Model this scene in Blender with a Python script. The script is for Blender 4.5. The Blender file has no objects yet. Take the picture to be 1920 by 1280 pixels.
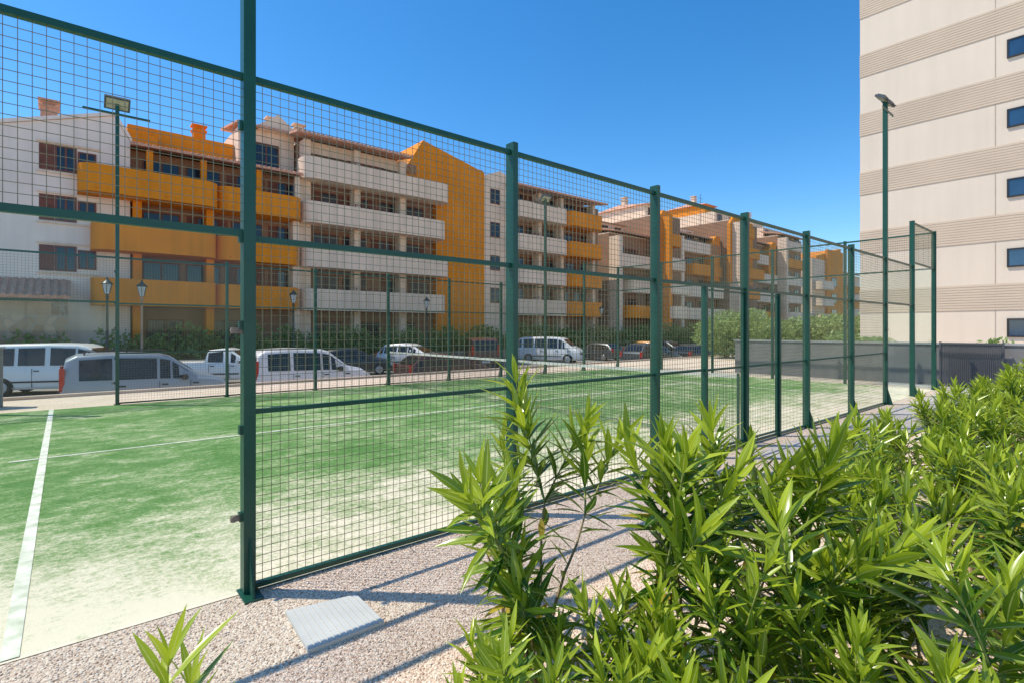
import bpy, math, random
from mathutils import Vector, Matrix
random.seed(7)
R=random.random
def RU(a,b): return a+(b-a)*random.random()
D=Vector((.767,.6416,0)); N=Vector((-.65,.76,0)); A0=Vector((-1.534,3.038,0))
def W(u,v,z=0): return A0+D*u+N*v+Vector((0,0,z))
def I(x,y,z=0): return Vector((x,y,z))
scene=bpy.context.scene
COL=scene.collection

# ---------------------------------------------------------------- materials
def nodes(name):
    m=bpy.data.materials.new(name); m.use_nodes=True
    nt=m.node_tree; nt.nodes.clear()
    out=nt.nodes.new('ShaderNodeOutputMaterial')
    return m,nt,out
def c4(c): return (c[0],c[1],c[2],1)
def M(name,col,rough=.7,var=.12,scale=3.0,bump=0,bscale=60,metal=0,col2=None,detail=4,spec=.5,coat=0,bdist=.01,streak=0):
    m,nt,out=nodes(name)
    p=nt.nodes.new('ShaderNodeBsdfPrincipled'); nt.links.new(p.outputs[0],out.inputs[0])
    tc=nt.nodes.new('ShaderNodeTexCoord')
    n=nt.nodes.new('ShaderNodeTexNoise'); n.inputs['Scale'].default_value=scale; n.inputs['Detail'].default_value=detail
    nt.links.new(tc.outputs['Object'],n.inputs['Vector'])
    r=nt.nodes.new('ShaderNodeValToRGB')
    a=col if col2 is None else col2
    r.color_ramp.elements[0].position=.32; r.color_ramp.elements[1].position=.68
    r.color_ramp.elements[0].color=c4([x*(1-var) for x in a]); r.color_ramp.elements[1].color=c4([min(1,x*(1+var)) for x in col])
    nt.links.new(n.outputs['Fac'],r.inputs['Fac']); outc=r.outputs['Color']
    if streak:   # faint rain streaks running down the render
        mp=nt.nodes.new('ShaderNodeMapping'); mp.inputs['Scale'].default_value=(2.2,2.2,.12); nt.links.new(tc.outputs['Object'],mp.inputs[0])
        n3=nt.nodes.new('ShaderNodeTexNoise'); n3.inputs['Scale'].default_value=1.4; n3.inputs['Detail'].default_value=6; nt.links.new(mp.outputs[0],n3.inputs['Vector'])
        r3=nt.nodes.new('ShaderNodeValToRGB'); r3.color_ramp.elements[0].position=.35; r3.color_ramp.elements[1].position=.6
        r3.color_ramp.elements[0].color=(1-streak,1-streak,1-streak,1); r3.color_ramp.elements[1].color=(1,1,1,1); nt.links.new(n3.outputs['Fac'],r3.inputs[0])
        mx=nt.nodes.new('ShaderNodeMix'); mx.data_type='RGBA'; mx.blend_type='MULTIPLY'; mx.inputs['Factor'].default_value=1
        nt.links.new(outc,mx.inputs['A']); nt.links.new(r3.outputs[0],mx.inputs['B']); outc=mx.outputs['Result']
    nt.links.new(outc,p.inputs['Base Color'])
    p.inputs['Roughness'].default_value=rough; p.inputs['Metallic'].default_value=metal
    p.inputs['Specular IOR Level'].default_value=spec
    if coat: p.inputs['Coat Weight'].default_value=coat; p.inputs['Coat Roughness'].default_value=.05
    if bump:
        b=nt.nodes.new('ShaderNodeBump'); b.inputs['Strength'].default_value=bump; b.inputs['Distance'].default_value=bdist
        n2=nt.nodes.new('ShaderNodeTexNoise'); n2.inputs['Scale'].default_value=bscale; n2.inputs['Detail'].default_value=3
        nt.links.new(tc.outputs['Object'],n2.inputs['Vector']); nt.links.new(n2.outputs['Fac'],b.inputs['Height'])
        nt.links.new(b.outputs[0],p.inputs['Normal'])
    return m

def mat_gravel():
    m,nt,out=nodes('gravel'); L=nt.links
    p=nt.nodes.new('ShaderNodeBsdfPrincipled'); L.new(p.outputs[0],out.inputs[0]); p.inputs['Roughness'].default_value=.9
    tc=nt.nodes.new('ShaderNodeTexCoord')
    v=nt.nodes.new('ShaderNodeTexVoronoi'); v.inputs['Scale'].default_value=105; L.new(tc.outputs['Object'],v.inputs['Vector'])
    r=nt.nodes.new('ShaderNodeValToRGB'); e=r.color_ramp.elements
    e[0].position=0; e[0].color=(.46,.30,.21,1); e[1].position=1; e[1].color=(.95,.81,.65,1)
    x=e.new(.25); x.color=(.72,.54,.40,1)
    x=e.new(.65); x.color=(.85,.67,.51,1)
    sp=nt.nodes.new('ShaderNodeSeparateColor'); L.new(v.outputs['Color'],sp.inputs[0]); L.new(sp.outputs[0],r.inputs['Fac'])
    n=nt.nodes.new('ShaderNodeTexNoise'); n.inputs['Scale'].default_value=1.3; n.inputs['Detail'].default_value=6; L.new(tc.outputs['Object'],n.inputs['Vector'])
    mx=nt.nodes.new('ShaderNodeMix'); mx.data_type='RGBA'; mx.blend_type='MULTIPLY'; mx.inputs['Factor'].default_value=1
    r2=nt.nodes.new('ShaderNodeValToRGB'); r2.color_ramp.elements[0].position=.3; r2.color_ramp.elements[1].position=.7
    r2.color_ramp.elements[0].color=(.86,.84,.81,1); r2.color_ramp.elements[1].color=(1,1,1,1)
    L.new(n.outputs['Fac'],r2.inputs['Fac']); L.new(r.outputs['Color'],mx.inputs['A']); L.new(r2.outputs['Color'],mx.inputs['B'])
    L.new(mx.outputs['Result'],p.inputs['Base Color'])
    b=nt.nodes.new('ShaderNodeBump'); b.inputs['Strength'].default_value=.8; b.inputs['Distance'].default_value=.009; b.invert=True
    L.new(v.outputs['Distance'],b.inputs['Height']); L.new(b.outputs[0],p.inputs['Normal'])
    return m
def mat_grass():
    m,nt,out=nodes('artificial_grass'); L=nt.links
    p=nt.nodes.new('ShaderNodeBsdfPrincipled'); L.new(p.outputs[0],out.inputs[0]); p.inputs['Roughness'].default_value=.95
    p.inputs['Specular IOR Level'].default_value=.15
    uv=nt.nodes.new('ShaderNodeUVMap'); 
    def noise(s,d=5,mapscale=None,rough=.6):
        n=nt.nodes.new('ShaderNodeTexNoise'); n.inputs['Scale'].default_value=s; n.inputs['Detail'].default_value=d; n.inputs['Roughness'].default_value=rough
        if mapscale:
            mp=nt.nodes.new('ShaderNodeMapping'); mp.inputs['Scale'].default_value=mapscale; L.new(uv.outputs[0],mp.inputs[0]); L.new(mp.outputs[0],n.inputs['Vector'])
        else: L.new(uv.outputs[0],n.inputs['Vector'])
        return n.outputs['Fac']
    def math_(op,a,b,clamp=False):
        n=nt.nodes.new('ShaderNodeMath'); n.operation=op; n.use_clamp=clamp
        for i,x in enumerate((a,b)):
            if isinstance(x,(int,float)): n.inputs[i].default_value=x
            else: L.new(x,n.inputs[i])
        return n.outputs[0]
    sep=nt.nodes.new('ShaderNodeSeparateXYZ'); L.new(uv.outputs[0],sep.inputs[0])
    mr=nt.nodes.new('ShaderNodeMapRange'); mr.inputs['From Min'].default_value=2.5; mr.inputs['From Max'].default_value=0.1
    mr.inputs['To Min'].default_value=0; mr.inputs['To Max'].default_value=.50; L.new(sep.outputs['Y'],mr.inputs['Value'])
    big=noise(.55,9,rough=.75); st=noise(1.9,10,(1.2,2.0,1),.85); fine=noise(26,7,rough=.95)
    f=math_('ADD',math_('MULTIPLY',big,1.3),math_('MULTIPLY',st,1.6))
    f=math_('ADD',f,math_('MULTIPLY',fine,1.8))
    f=math_('ADD',f,mr.outputs[0])
    f=math_('SUBTRACT',f,2.16); f=math_('MULTIPLY',f,1.4,True)
    r=nt.nodes.new('ShaderNodeValToRGB'); e=r.color_ramp.elements
    e[0].position=0; e[0].color=(.095,.225,.052,1); e[1].position=.90; e[1].color=(.88,.78,.58,1)
    x=e.new(.32); x.color=(.19,.33,.105,1)
    x=e.new(.58); x.color=(.48,.51,.29,1)
    L.new(f,r.inputs['Fac'])
    fb=noise(220,2)
    r2=nt.nodes.new('ShaderNodeValToRGB'); r2.color_ramp.elements[0].position=.3; r2.color_ramp.elements[1].position=.7
    r2.color_ramp.elements[0].color=(.75,.75,.75,1); r2.color_ramp.elements[1].color=(1.0,1.0,1.0,1); L.new(fb,r2.inputs['Fac'])
    mx=nt.nodes.new('ShaderNodeMix'); mx.data_type='RGBA'; mx.blend_type='MULTIPLY'; mx.inputs['Factor'].default_value=1
    L.new(r.outputs['Color'],mx.inputs['A']); L.new(r2.outputs['Color'],mx.inputs['B']); L.new(mx.outputs['Result'],p.inputs['Base Color'])
    b=nt.nodes.new('ShaderNodeBump'); b.inputs['Strength'].default_value=.5; b.inputs['Distance'].default_value=.008; L.new(fb,b.inputs['Height']); L.new(b.outputs[0],p.inputs['Normal'])
    return m
def mat_leaf(name,c1,c2,rib,trans=.35,rough=.38):
    m,nt,out=nodes(name); L=nt.links
    p=nt.nodes.new('ShaderNodeBsdfPrincipled'); p.inputs['Roughness'].default_value=rough
    at=nt.nodes.new('ShaderNodeAttribute'); at.attribute_name='tint'
    r=nt.nodes.new('ShaderNodeValToRGB'); e=r.color_ramp.elements
    e[0].position=0; e[0].color=c4(c1); e[1].position=.93; e[1].color=c4(c2)
    x=e.new(.985); x.color=(.55,.42,.05,1)
    L.new(at.outputs['Fac'],r.inputs['Fac'])
    uv=nt.nodes.new('ShaderNodeUVMap'); s=nt.nodes.new('ShaderNodeSeparateXYZ'); L.new(uv.outputs[0],s.inputs[0])
    mr=nt.nodes.new('ShaderNodeMapRange'); mr.inputs['From Min'].default_value=.0; mr.inputs['From Max'].default_value=.16; mr.inputs['To Min'].default_value=.8; mr.inputs['To Max'].default_value=0
    L.new(s.outputs['X'],mr.inputs['Value'])
    mx=nt.nodes.new('ShaderNodeMix'); mx.data_type='RGBA'; mx.inputs['B'].default_value=c4(rib); L.new(mr.outputs[0],mx.inputs['Factor']); L.new(r.outputs['Color'],mx.inputs['A'])
    L.new(mx.outputs['Result'],p.inputs['Base Color'])
    t=nt.nodes.new('ShaderNodeBsdfTranslucent'); L.new(mx.outputs['Result'],t.inputs['Color'])
    ms=nt.nodes.new('ShaderNodeMixShader'); ms.inputs[0].default_value=trans
    L.new(p.outputs[0],ms.inputs[1]); L.new(t.outputs[0],ms.inputs[2]); L.new(ms.outputs[0],out.inputs[0])
    return m
def mat_glass(name,tint,base=.04,mul=.7,rough=.01):
    m,nt,out=nodes(name); L=nt.links
    t=nt.nodes.new('ShaderNodeBsdfTransparent'); t.inputs[0].default_value=c4(tint)
    g=nt.nodes.new('ShaderNodeBsdfGlossy'); g.inputs['Roughness'].default_value=rough; g.inputs['Color'].default_value=(.95,.98,1,1)
    lw=nt.nodes.new('ShaderNodeLayerWeight'); lw.inputs['Blend'].default_value=.5
    a=nt.nodes.new('ShaderNodeMath'); a.operation='POWER'; a.inputs[1].default_value=4; L.new(lw.outputs['Facing'],a.inputs[0])
    b=nt.nodes.new('ShaderNodeMath'); b.operation='MULTIPLY_ADD'; b.inputs[1].default_value=mul; b.inputs[2].default_value=base; L.new(a.outputs[0],b.inputs[0])
    ms=nt.nodes.new('ShaderNodeMixShader'); L.new(b.outputs[0],ms.inputs[0]); L.new(t.outputs[0],ms.inputs[1]); L.new(g.outputs[0],ms.inputs[2]); L.new(ms.outputs[0],out.inputs[0])
    return m
def mat_stone(name,c1,c2,mortar,scale=4):
    m,nt,out=nodes(name); L=nt.links
    p=nt.nodes.new('ShaderNodeBsdfPrincipled'); L.new(p.outputs[0],out.inputs[0]); p.inputs['Roughness'].default_value=.9
    tc=nt.nodes.new('ShaderNodeTexCoord'); v=nt.nodes.new('ShaderNodeTexVoronoi'); v.inputs['Scale'].default_value=scale; L.new(tc.outputs['Object'],v.inputs[0])
    v2=nt.nodes.new('ShaderNodeTexVoronoi'); v2.feature='DISTANCE_TO_EDGE'; v2.inputs['Scale'].default_value=scale; L.new(tc.outputs['Object'],v2.inputs[0])
    s=nt.nodes.new('ShaderNodeSeparateColor'); L.new(v.outputs['Color'],s.inputs[0])
    r=nt.nodes.new('ShaderNodeValToRGB'); r.color_ramp.elements[0].color=c4(c1); r.color_ramp.elements[1].color=c4(c2); L.new(s.outputs[0],r.inputs[0])
    g=nt.nodes.new('ShaderNodeMath'); g.operation='LESS_THAN'; g.inputs[1].default_value=.06; L.new(v2.outputs['Distance'],g.inputs[0])
    mx=nt.nodes.new('ShaderNodeMix'); mx.data_type='RGBA'; mx.inputs['B'].default_value=c4(mortar); L.new(g.outputs[0],mx.inputs['Factor']); L.new(r.outputs[0],mx.inputs['A']); L.new(mx.outputs['Result'],p.inputs['Base Color'])
    return m

m_grass=mat_grass(); m_gravel=mat_gravel()
m_green=M('green_powder_coat',(.006,.068,.042),.38,.12,4,.05,30)
m_wire=M('weathered_wire',(.20,.19,.11),.5,.2,3,metal=.2)
m_rust=M('rusty_clamp',(.22,.17,.13),.6,.3,40)
m_glass=mat_glass('court_glass',(.96,.985,.97),.010,.28)
m_line=M('court_line_paint',(.78,.74,.62),.9,.14,8,.3,90,col2=(.56,.59,.41))
m_asph=M('asphalt',(.24,.22,.21),.9,.12,.8,.3,80)
m_pave=M('pavement_slab',(.58,.45,.36),.9,.12,1.2)
m_path=M('concrete_path',(.52,.46,.40),.9,.14,2,.3,50)
m_wallgrey=M('grey_render_wall',(.20,.19,.185),.85,.10,1.2,.2,70)
m_cap=M('wall_cap',(.36,.35,.34),.8,.1)
m_gatem=M('gate_grey',(.085,.085,.09),.6,.1)
m_white=M('white_plaster',(.88,.665,.49),.9,.05,.6,.2,20,streak=.12)
m_whiteb=M('pale_plaster',(.92,.77,.65),.9,.05,.6,.2,20,streak=.07)
m_orange=M('ochre_plaster',(.82,.265,.008),.9,.07,.5,.2,20,streak=.12)
m_beige=M('beige_render',(.78,.65,.51),.9,.04,.25,.25,55,streak=.04)
m_band=M('ribbed_band',(.66,.525,.39),.85,.05,.6)
m_joint=M('joint',(.52,.42,.33),.9,.1)
m_brown=M('brown_wood',(.18,.055,.03),.6,.25,3)
m_pane=M('window_pane',(.02,.035,.05),.10,.3,.6,spec=.5)
m_paneblue=M('tower_window_pane',(.02,.06,.12),.06,.3,.8,spec=.9)
m_dark=M('dark_frame',(.02,.02,.022),.5,.1)
m_tile=M('terracotta_tile',(.62,.33,.22),.9,.2,5,.5,9,bdist=.04)
m_brick=M('chimney_brick',(.50,.26,.17),.9,.2,8)
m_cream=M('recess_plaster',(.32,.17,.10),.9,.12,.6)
m_stone=mat_stone('rubble_stone',(.26,.17,.11),(.50,.36,.25),(.36,.29,.23),2.2)
m_far=M('dry_ground',(.38,.30,.22),1,.2,.03)
m_stem=M('plant_stem',(.30,.22,.11),.8,.25,30)
m_twig=M('green_twig',(.32,.34,.09),.7,.2,30)
m_leaf=mat_leaf('oleander_leaf',(.045,.14,.010),(.50,.60,.032),(.62,.68,.20),.36,.25)
m_bush=mat_leaf('hedge_leaf',(.045,.12,.015),(.20,.32,.05),(.2,.3,.08),.25,.5)
m_bush2=mat_leaf('shrub_leaf',(.09,.20,.03),(.34,.46,.12),(.3,.4,.12),.3,.5)
m_tyre=M('tyre_rubber',(.02,.02,.02),.8,.2)
m_rim=M('alloy_rim',(.4,.4,.42),.35,.1,metal=.7)
m_carglass=M('car_glass',(.012,.014,.017),.08,.2,.7,spec=.5)
m_plastic=M('black_plastic',(.03,.03,.032),.6,.1)
m_red=M('tail_lamp_red',(.4,.015,.01),.2,.1)
m_clear=M('headlamp_lens',(.6,.6,.62),.12,.1)
m_plate=M('plate_white',(.7,.7,.68),.5,.05)
m_lamp=M('lantern_glass',(.62,.62,.58),.2,.1)
m_black=M('lamp_iron',(.03,.05,.045),.45,.1)
m_tan=M('lamp_pole_paint',(.42,.26,.18),.5,.1)
m_lid=M('grey_plastic_lid',(.62,.59,.54),.6,.06,4)
m_net=M('net_cord',(.02,.025,.025),.8,.1)
m_tape=M('net_tape',(.60,.58,.50),.7,.08)
m_trunk=M('palm_trunk',(.22,.15,.10),.9,.3,8,.8,20)
m_flood=M('floodlight_lens',(.42,.40,.30),.15,.15,9)
m_alu=M('grey_aluminium',(.10,.105,.11),.45,.1,metal=.4)

# ---------------------------------------------------------------- mesh builder
class MB:
    def __init__(s,fr=W): s.v=[];s.f=[];s.m=[];s.uv=[];s.fr=fr;s.t=[]
    def add(s,pts,faces,mi=0,raw=False):
        b=len(s.v)
        s.v+= [Vector(p) if raw else s.fr(*p) for p in pts]
        for f in faces: s.f.append([b+i for i in f]); s.m.append(mi)
    def box(s,a0,a1,b0,b1,c0,c1,mi=0):
        s.add([(a0,b0,c0),(a1,b0,c0),(a1,b1,c0),(a0,b1,c0),(a0,b0,c1),(a1,b0,c1),(a1,b1,c1),(a0,b1,c1)],
              [(0,3,2,1),(4,5,6,7),(0,1,5,4),(1,2,6,5),(2,3,7,6),(3,0,4,7)],mi)
    def prismv(s,poly,b0,b1,mi=0):
        n=len(poly)
        s.add([(a,b0,c) for a,c in poly]+[(a,b1,c) for a,c in poly],
              [tuple(range(n)),tuple(reversed(range(n,2*n)))]+[(i,i+n,(i+1)%n+n,(i+1)%n) for i in range(n)],mi)
    def prismu(s,poly,a0,a1,mi=0):
        n=len(poly)
        s.add([(a0,b,c) for b,c in poly]+[(a1,b,c) for b,c in poly],
              [tuple(reversed(range(n))),tuple(range(n,2*n))]+[(i,(i+1)%n,(i+1)%n+n,i+n) for i in range(n)],mi)
    def tube(s,p0,p1,r0,r1,n=8,mi=0,cap=True):
        p0=Vector(p0);p1=Vector(p1);d=(p1-p0).normalized()
        x=d.orthogonal().normalized();y=d.cross(x)
        pts=[]
        for p,r in((p0,r0),(p1,r1)):
            for i in range(n):
                a=2*math.pi*i/n; pts.append(p+x*math.cos(a)*r+y*math.sin(a)*r)
        fs=[(i,(i+1)%n,(i+1)%n+n,i+n) for i in range(n)]
        if cap: fs+=[tuple(reversed(range(n))),tuple(range(n,2*n))]
        s.add(pts,fs,mi,raw=True)
    def lathe(s,c,prof,n=12,mi=0):
        c=Vector(c);pts=[]
        for r,z in prof:
            for i in range(n):
                a=2*math.pi*i/n; pts.append(c+Vector((math.cos(a)*r,math.sin(a)*r,z)))
        fs=[]
        for k in range(len(prof)-1):
            fs+=[(k*n+i,k*n+(i+1)%n,(k+1)*n+(i+1)%n,(k+1)*n+i) for i in range(n)]
        fs+=[tuple(reversed(range(n))),tuple((len(prof)-1)*n+i for i in range(n))]
        s.add(pts,fs,mi,raw=True)
def thing(name,loc,label,cat,group=None,rot=0):
    e=bpy.data.objects.new(name,None); e.empty_display_size=.2; e.location=loc; e.rotation_euler=(0,0,rot)
    COL.objects.link(e); e['label']=label; e['category']=cat
    if group: e['group']=group
    return e
def mesh(mb,name,mats,parent=None,origin=None,smooth=None,label=None,cat=None,kind=None,group=None,uvs=None):
    if origin is None:
        o=parent
        while o is not None and o.parent is not None: o=o.parent
        origin=o.location.copy() if (o is not None and mb.fr is W) else Vector((0,0,0))
    me=bpy.data.meshes.new(name)
    me.from_pydata([tuple(v-origin) for v in mb.v],[],mb.f)
    for m in mats: me.materials.append(m)
    if len(mats)>1: me.polygons.foreach_set('material_index',mb.m)
    if uvs is not None:
        l=me.uv_layers.new(name='UVMap'); flat=[]
        for poly in me.polygons:
            for vi in poly.vertices: flat+=list(uvs[vi])
        l.data.foreach_set('uv',flat)
    if mb.t:
        at=me.attributes.new('tint','FLOAT','POINT'); at.data.foreach_set('value',mb.t)
    if smooth is not None:
        me.polygons.foreach_set('use_smooth',[True]*len(me.polygons)); me.update()
        if smooth<180: me.set_sharp_from_angle(angle=math.radians(smooth))
    me.update()
    ob=bpy.data.objects.new(name,me); COL.objects.link(ob)
    if parent: ob.parent=parent
    else: ob.location=origin
    if label: ob['label']=label
    if cat: ob['category']=cat
    if kind: ob['kind']=kind
    if group: ob['group']=group
    return ob

# ---------------------------------------------------------------- ground
def sheet(name,a0,a1,b0,b1,z,mat,label,uv=False):
    mb=MB(); mb.add([(a0,b0,z),(a1,b0,z),(a1,b1,z),(a0,b1,z)],[(0,1,2,3)])
    return mesh(mb,name,[mat],label=label,cat='ground',kind='structure',uvs=[(a0,b0),(a1,b0),(a1,b1),(a0,b1)] if uv else None)
sheet('ground',-1500,3000,-1500,3000,-1.02,m_far,'dry sandy ground reaching the horizon')
mb=MB(); mb.box(-40,60,-40,12.3,-1.1,0)
mesh(mb,'gravel_ground',[m_gravel],label='pinkish beige gravel around the padel court',cat='gravel',kind='structure')
sheet('court_surface',-4.05,16.05,0,10,.004,m_grass,'green artificial grass with drifts of pale sand',True)
sheet('road',-60,260,15.2,28.2,-1.0,m_asph,'grey asphalt street with parking bays')
mb=MB(); mb.box(-60,260,12.34,15.2,-1.05,-.88); mb.box(-60,260,28.2,29.0,-1.05,-.88)
mesh(mb,'pavement',[m_pave],label='pale pavement with raised kerb beside the street',cat='pavement',kind='structure')
mb=MB()
for i in range(30):
    u=-8+i*2.6; mb.add([(u,23.6,-.995),(u+.1,23.6,-.995),(u+.1,28.1,-.995),(u,28.1,-.995)],[(0,1,2,3)])
mesh(mb,'road_marking',[m_line],label='white painted parking bay lines on asphalt',cat='road marking',kind='structure')
mb=MB(); mb.box(-40,60,12.28,12.42,-1.0,.07)
mesh(mb,'kerb',[m_pave],label='pale concrete kerb along the terrace edge',cat='kerb',kind='structure')
sheet('path',5.6,16.6,-1.25,-.28,.006,m_path,'grey concrete path beside the court fence')
sheet('path',16.6,29,-3.5,1.5,.006,m_path,'grey concrete path towards the tall building')
mb=MB()
def ln(a0,a1,b0,b1): mb.add([(a0,b0,.009),(a1,b0,.009),(a1,b1,.009),(a0,b1,.009)],[(0,1,2,3)])
ln(-1.04,-.97,0.02,9.98); ln(12.96,13.03,.02,9.98)
ln(-1.30,-1.045,4.975,5.025); ln(-.965,12.955,4.975,5.025)
mesh(mb,'court_line',[m_line],label='white painted service and centre lines',cat='court line',kind='structure')
mb=MB()
ico=[(0,0,1),(.89,0,.45),(.28,.85,.45),(-.72,.53,.45),(-.72,-.53,.45),(.28,-.85,.45),(.72,.53,-.45),(-.28,.85,-.45),(-.89,0,-.45),(-.28,-.85,-.45),(.72,-.53,-.45)]
icf=[(0,1,2),(0,2,3),(0,3,4),(0,4,5),(0,5,1),(1,6,2),(2,7,3),(3,8,4),(4,9,5),(5,10,1),(6,7,2),(7,8,3),(8,9,4),(9,10,5),(10,6,1)]
k=0
while k<26000:
    u=RU(-1.8,6); v=-RU(.03,3.0)*R()**.35 if R()<.8 else -RU(.05,3.2)
    p=W(u,v)
    if p.y<1.7: continue
    if p.y>3.4 and R()<(p.y-3.0)/2: continue
    k+=1
    r=RU(.0028,.007); a=RU(0,6.28); sx,sy,sz=RU(.8,1.5),RU(.7,1),RU(.45,.8); ca,sa=math.cos(a),math.sin(a)
    t=R(); b=len(mb.v)
    for x,y,z in ico:
        X=x*sx*r;Y=y*sy*r; mb.v.append(Vector((p.x+X*ca-Y*sa,p.y+X*sa+Y*ca,r*sz*.5+z*r*sz))); mb.t.append(t)
    for f in icf: mb.f.append([b+i for i in f]); mb.m.append(0)
mp,nt,out=nodes('pebble'); p_=nt.nodes.new('ShaderNodeBsdfPrincipled'); p_.inputs['Roughness'].default_value=.85
at=nt.nodes.new('ShaderNodeAttribute'); at.attribute_name='tint'; rr=nt.nodes.new('ShaderNodeValToRGB')
e=rr.color_ramp.elements; e[0].color=(.44,.29,.20,1); e[1].color=(.95,.83,.68,1); x=e.new(.4); x.color=(.79,.62,.47,1)
nt.links.new(at.outputs['Fac'],rr.inputs[0]); nt.links.new(rr.outputs[0],p_.inputs['Base Color']); nt.links.new(p_.outputs[0],out.inputs[0])
mesh(mb,'gravel',[mp],smooth=180,label='loose pinkish beige pebbles beside the court',cat='gravel',kind='stuff')

# ---------------------------------------------------------------- court fences
def wires(mb,a0,a1,z0,z1,b,axis='u',sp=.05,t=.0015):
    n=int(round((a1-a0)/sp)); h=int(round((z1-z0)/sp))
    for i in range(1,n):
        a=a0+(a1-a0)*i/n
        if axis=='u': q=[(a-t,b-t),(a+t,b-t),(a+t,b+t),(a-t,b+t)]
        else: q=[(b-t,a-t),(b+t,a-t),(b+t,a+t),(b-t,a+t)]
        mb.add([(x,y,z0) for x,y in q]+[(x,y,z1) for x,y in q],[(j,(j+1)%4,(j+1)%4+4,j+4) for j in range(4)])
    for i in range(1,h):
        z=z0+(z1-z0)*i/h
        q=[(b-t*3,z-t),(b-t*1.0,z-t),(b-t*1.0,z+t),(b-t*3,z+t)]
        if axis=='u': pts=[(a0,y,zz) for y,zz in q]+[(a1,y,zz) for y,zz in q]
        else: pts=[(y,a0,zz) for y,zz in q]+[(y,a1,zz) for y,zz in q]
        mb.add(pts,[(j,(j+1)%4,(j+1)%4+4,j+4) for j in range(4)])
def rail(F,*b):
    mb=MB(); mb.box(*b); mesh(mb,'rail',[m_green],F)
def side_fence(v,out,label):
    F=thing('court_fence',W(0,v),label,'fence','fences round the padel court')
    tall={-4:4.02,-2:4.02,14:4.02,16:4.02}
    near=v<5
    for u in range(-4,17,2):
        if u in (0,12): continue
        h=tall.get(u,3.06)
        mb=MB(); mb.box(u-.025,u+.025,v-.048,v+.048,0,h)
        s=out
        mb.prismu([(v+s*.048,.012),(v+s*.14,.012),(v+s*.048,.28)],u-.005,u+.005)
        mb.box(u-.045,u+.045,v-.06 if s>0 else v-.15,v+.15 if s>0 else v+.06,0,.012)
        if u in(-4,16): mb.box(u-.045,u-.0285,v-.03,v+.03,1,h-.05)
        mesh(mb,'post',[m_green],F)
    if near:
        for u in (5,7):
            mb=MB(); mb.box(u-.022,u+.022,v-.035,v+.035,0,2.034); mesh(mb,'post',[m_green],F)
    for u in range(-4,16,2):
        a,b=u+.028,u+1.972
        top=3.0 if -2<=u<14 else 4.0
        rail(F,a,b,v-.018,v+.018,top-.035,top)
        if 0<=u<12:
            rail(F,a,b,v-.018,v+.018,.02,.05)
            rail(F,a,b,v-.018,v+.018,2.035,2.07)
            if u in(4,6) and near:
                m1=(a,4.975) if u==4 else (7.025,b)
                m2=(5.025,b) if u==4 else (a,6.975)
                rail(F,m1[0],m1[1],v-.016,v+.016,1.035,1.062)
                g=MB()
                for zz in((.07,.095),(1.03,1.055),(1.99,2.01)): g.box(m2[0]+.012,m2[1]-.012,v-.012,v+.012,zz[0],zz[1])
                g.box(m2[0]+.012,m2[0]+.032,v-.011,v+.011,.095,1.99); g.box(m2[1]-.032,m2[1]-.012,v-.011,v+.011,.095,1.99)
                G=mesh(g,'gate',[m_green],F)
                g=MB(); wires(g,m2[0]+.032,m2[1]-.032,.095,1.99,v); mesh(g,'wire_mesh',[m_wire],G)
                w=MB(); wires(w,m1[0],m1[1],.05,2.035,v); mesh(w,'wire_mesh',[m_wire],F)
                w=MB(); wires(w,a,b,2.07,2.965,v); mesh(w,'wire_mesh',[m_wire],F)
            else:
                rail(F,a,b,v-.016,v+.016,1.035,1.062)
                w=MB(); wires(w,a,b,.05,2.965,v); mesh(w,'wire_mesh',[m_wire],F)
        else:
            gt=2.06 if -2<=u<14 else 3.05
            rail(F,a,b,v-.018,v+.018,gt,gt+.04)
            w=MB(); wires(w,a,b,gt+.04,top-.035,v); mesh(w,'wire_mesh',[m_wire],F)
            g=MB(); g.box(a-.01,b+.01,v-.006,v+.006,.02,gt-.005); mesh(g,'glass_panel',[m_glass],F)
    for u in (-2,0,12,14):
        for z in (.45,1.52):
            mb=MB()
            sgn=-1 if u in(-2,0) else 1
            mb.box(u+(sgn*.03 if sgn>0 else -.095),u+(.095 if sgn>0 else -.03),v-.018,v-.008,z-.018,z+.018)
            mb.tube(W(u+sgn*.08,v-.03,z),W(u+sgn*.08,v-.006,z),.018,.018,10)
            mesh(mb,'glass_clamp',[m_rust],F)
    return F
side_fence(0,-1,'dark green steel court fence with welded wire mesh and gate')
side_fence(10,1,'dark green steel court fence beside the street')
E=thing('court_fence',W(16,5),'tall green court end fence with glass panels and mesh top','fence','fences round the padel court')
for i in range(1,5):
    v=i*2; mb=MB(); mb.box(15.97,16.07,v-.028,v+.028,0,4.02); mesh(mb,'post',[m_green],E)
for i in range(5):
    a,b=i*2+.03,i*2+1.97
    if i==0:a=.06
    if i==4:b=9.94
    rail(E,15.98,16.02,a,b,3.96,4.0); rail(E,15.98,16.02,a,b,3.05,3.09)
    w=MB(); wires(w,a,b,3.09,3.96,16,'v'); mesh(w,'wire_mesh',[m_wire],E)
    g=MB(); g.box(15.994,16.006,a,b,.02,3.04); mesh(g,'glass_panel',[m_glass],E)
mb=MB(); mb.box(16.55,16.60,.10,.15,0,2.3); mb.box(16.53,16.62,.08,.17,2.3,2.32)
mesh(mb,'fence_post',[m_green],origin=W(16.57,.12),label='slim dark green fence post beside the court corner',cat='post')
T=thing('court_net',W(6,5),'black court net with white tape across green grass','net')
mb=MB(); wires(mb,.12,9.88,.04,.88,6,'v',.045,.0016); mesh(mb,'netting',[m_net],T)
mb=MB(); mb.box(5.99,6.01,.1,9.9,.885,.93); mesh(mb,'tape',[m_tape],T)
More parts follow.
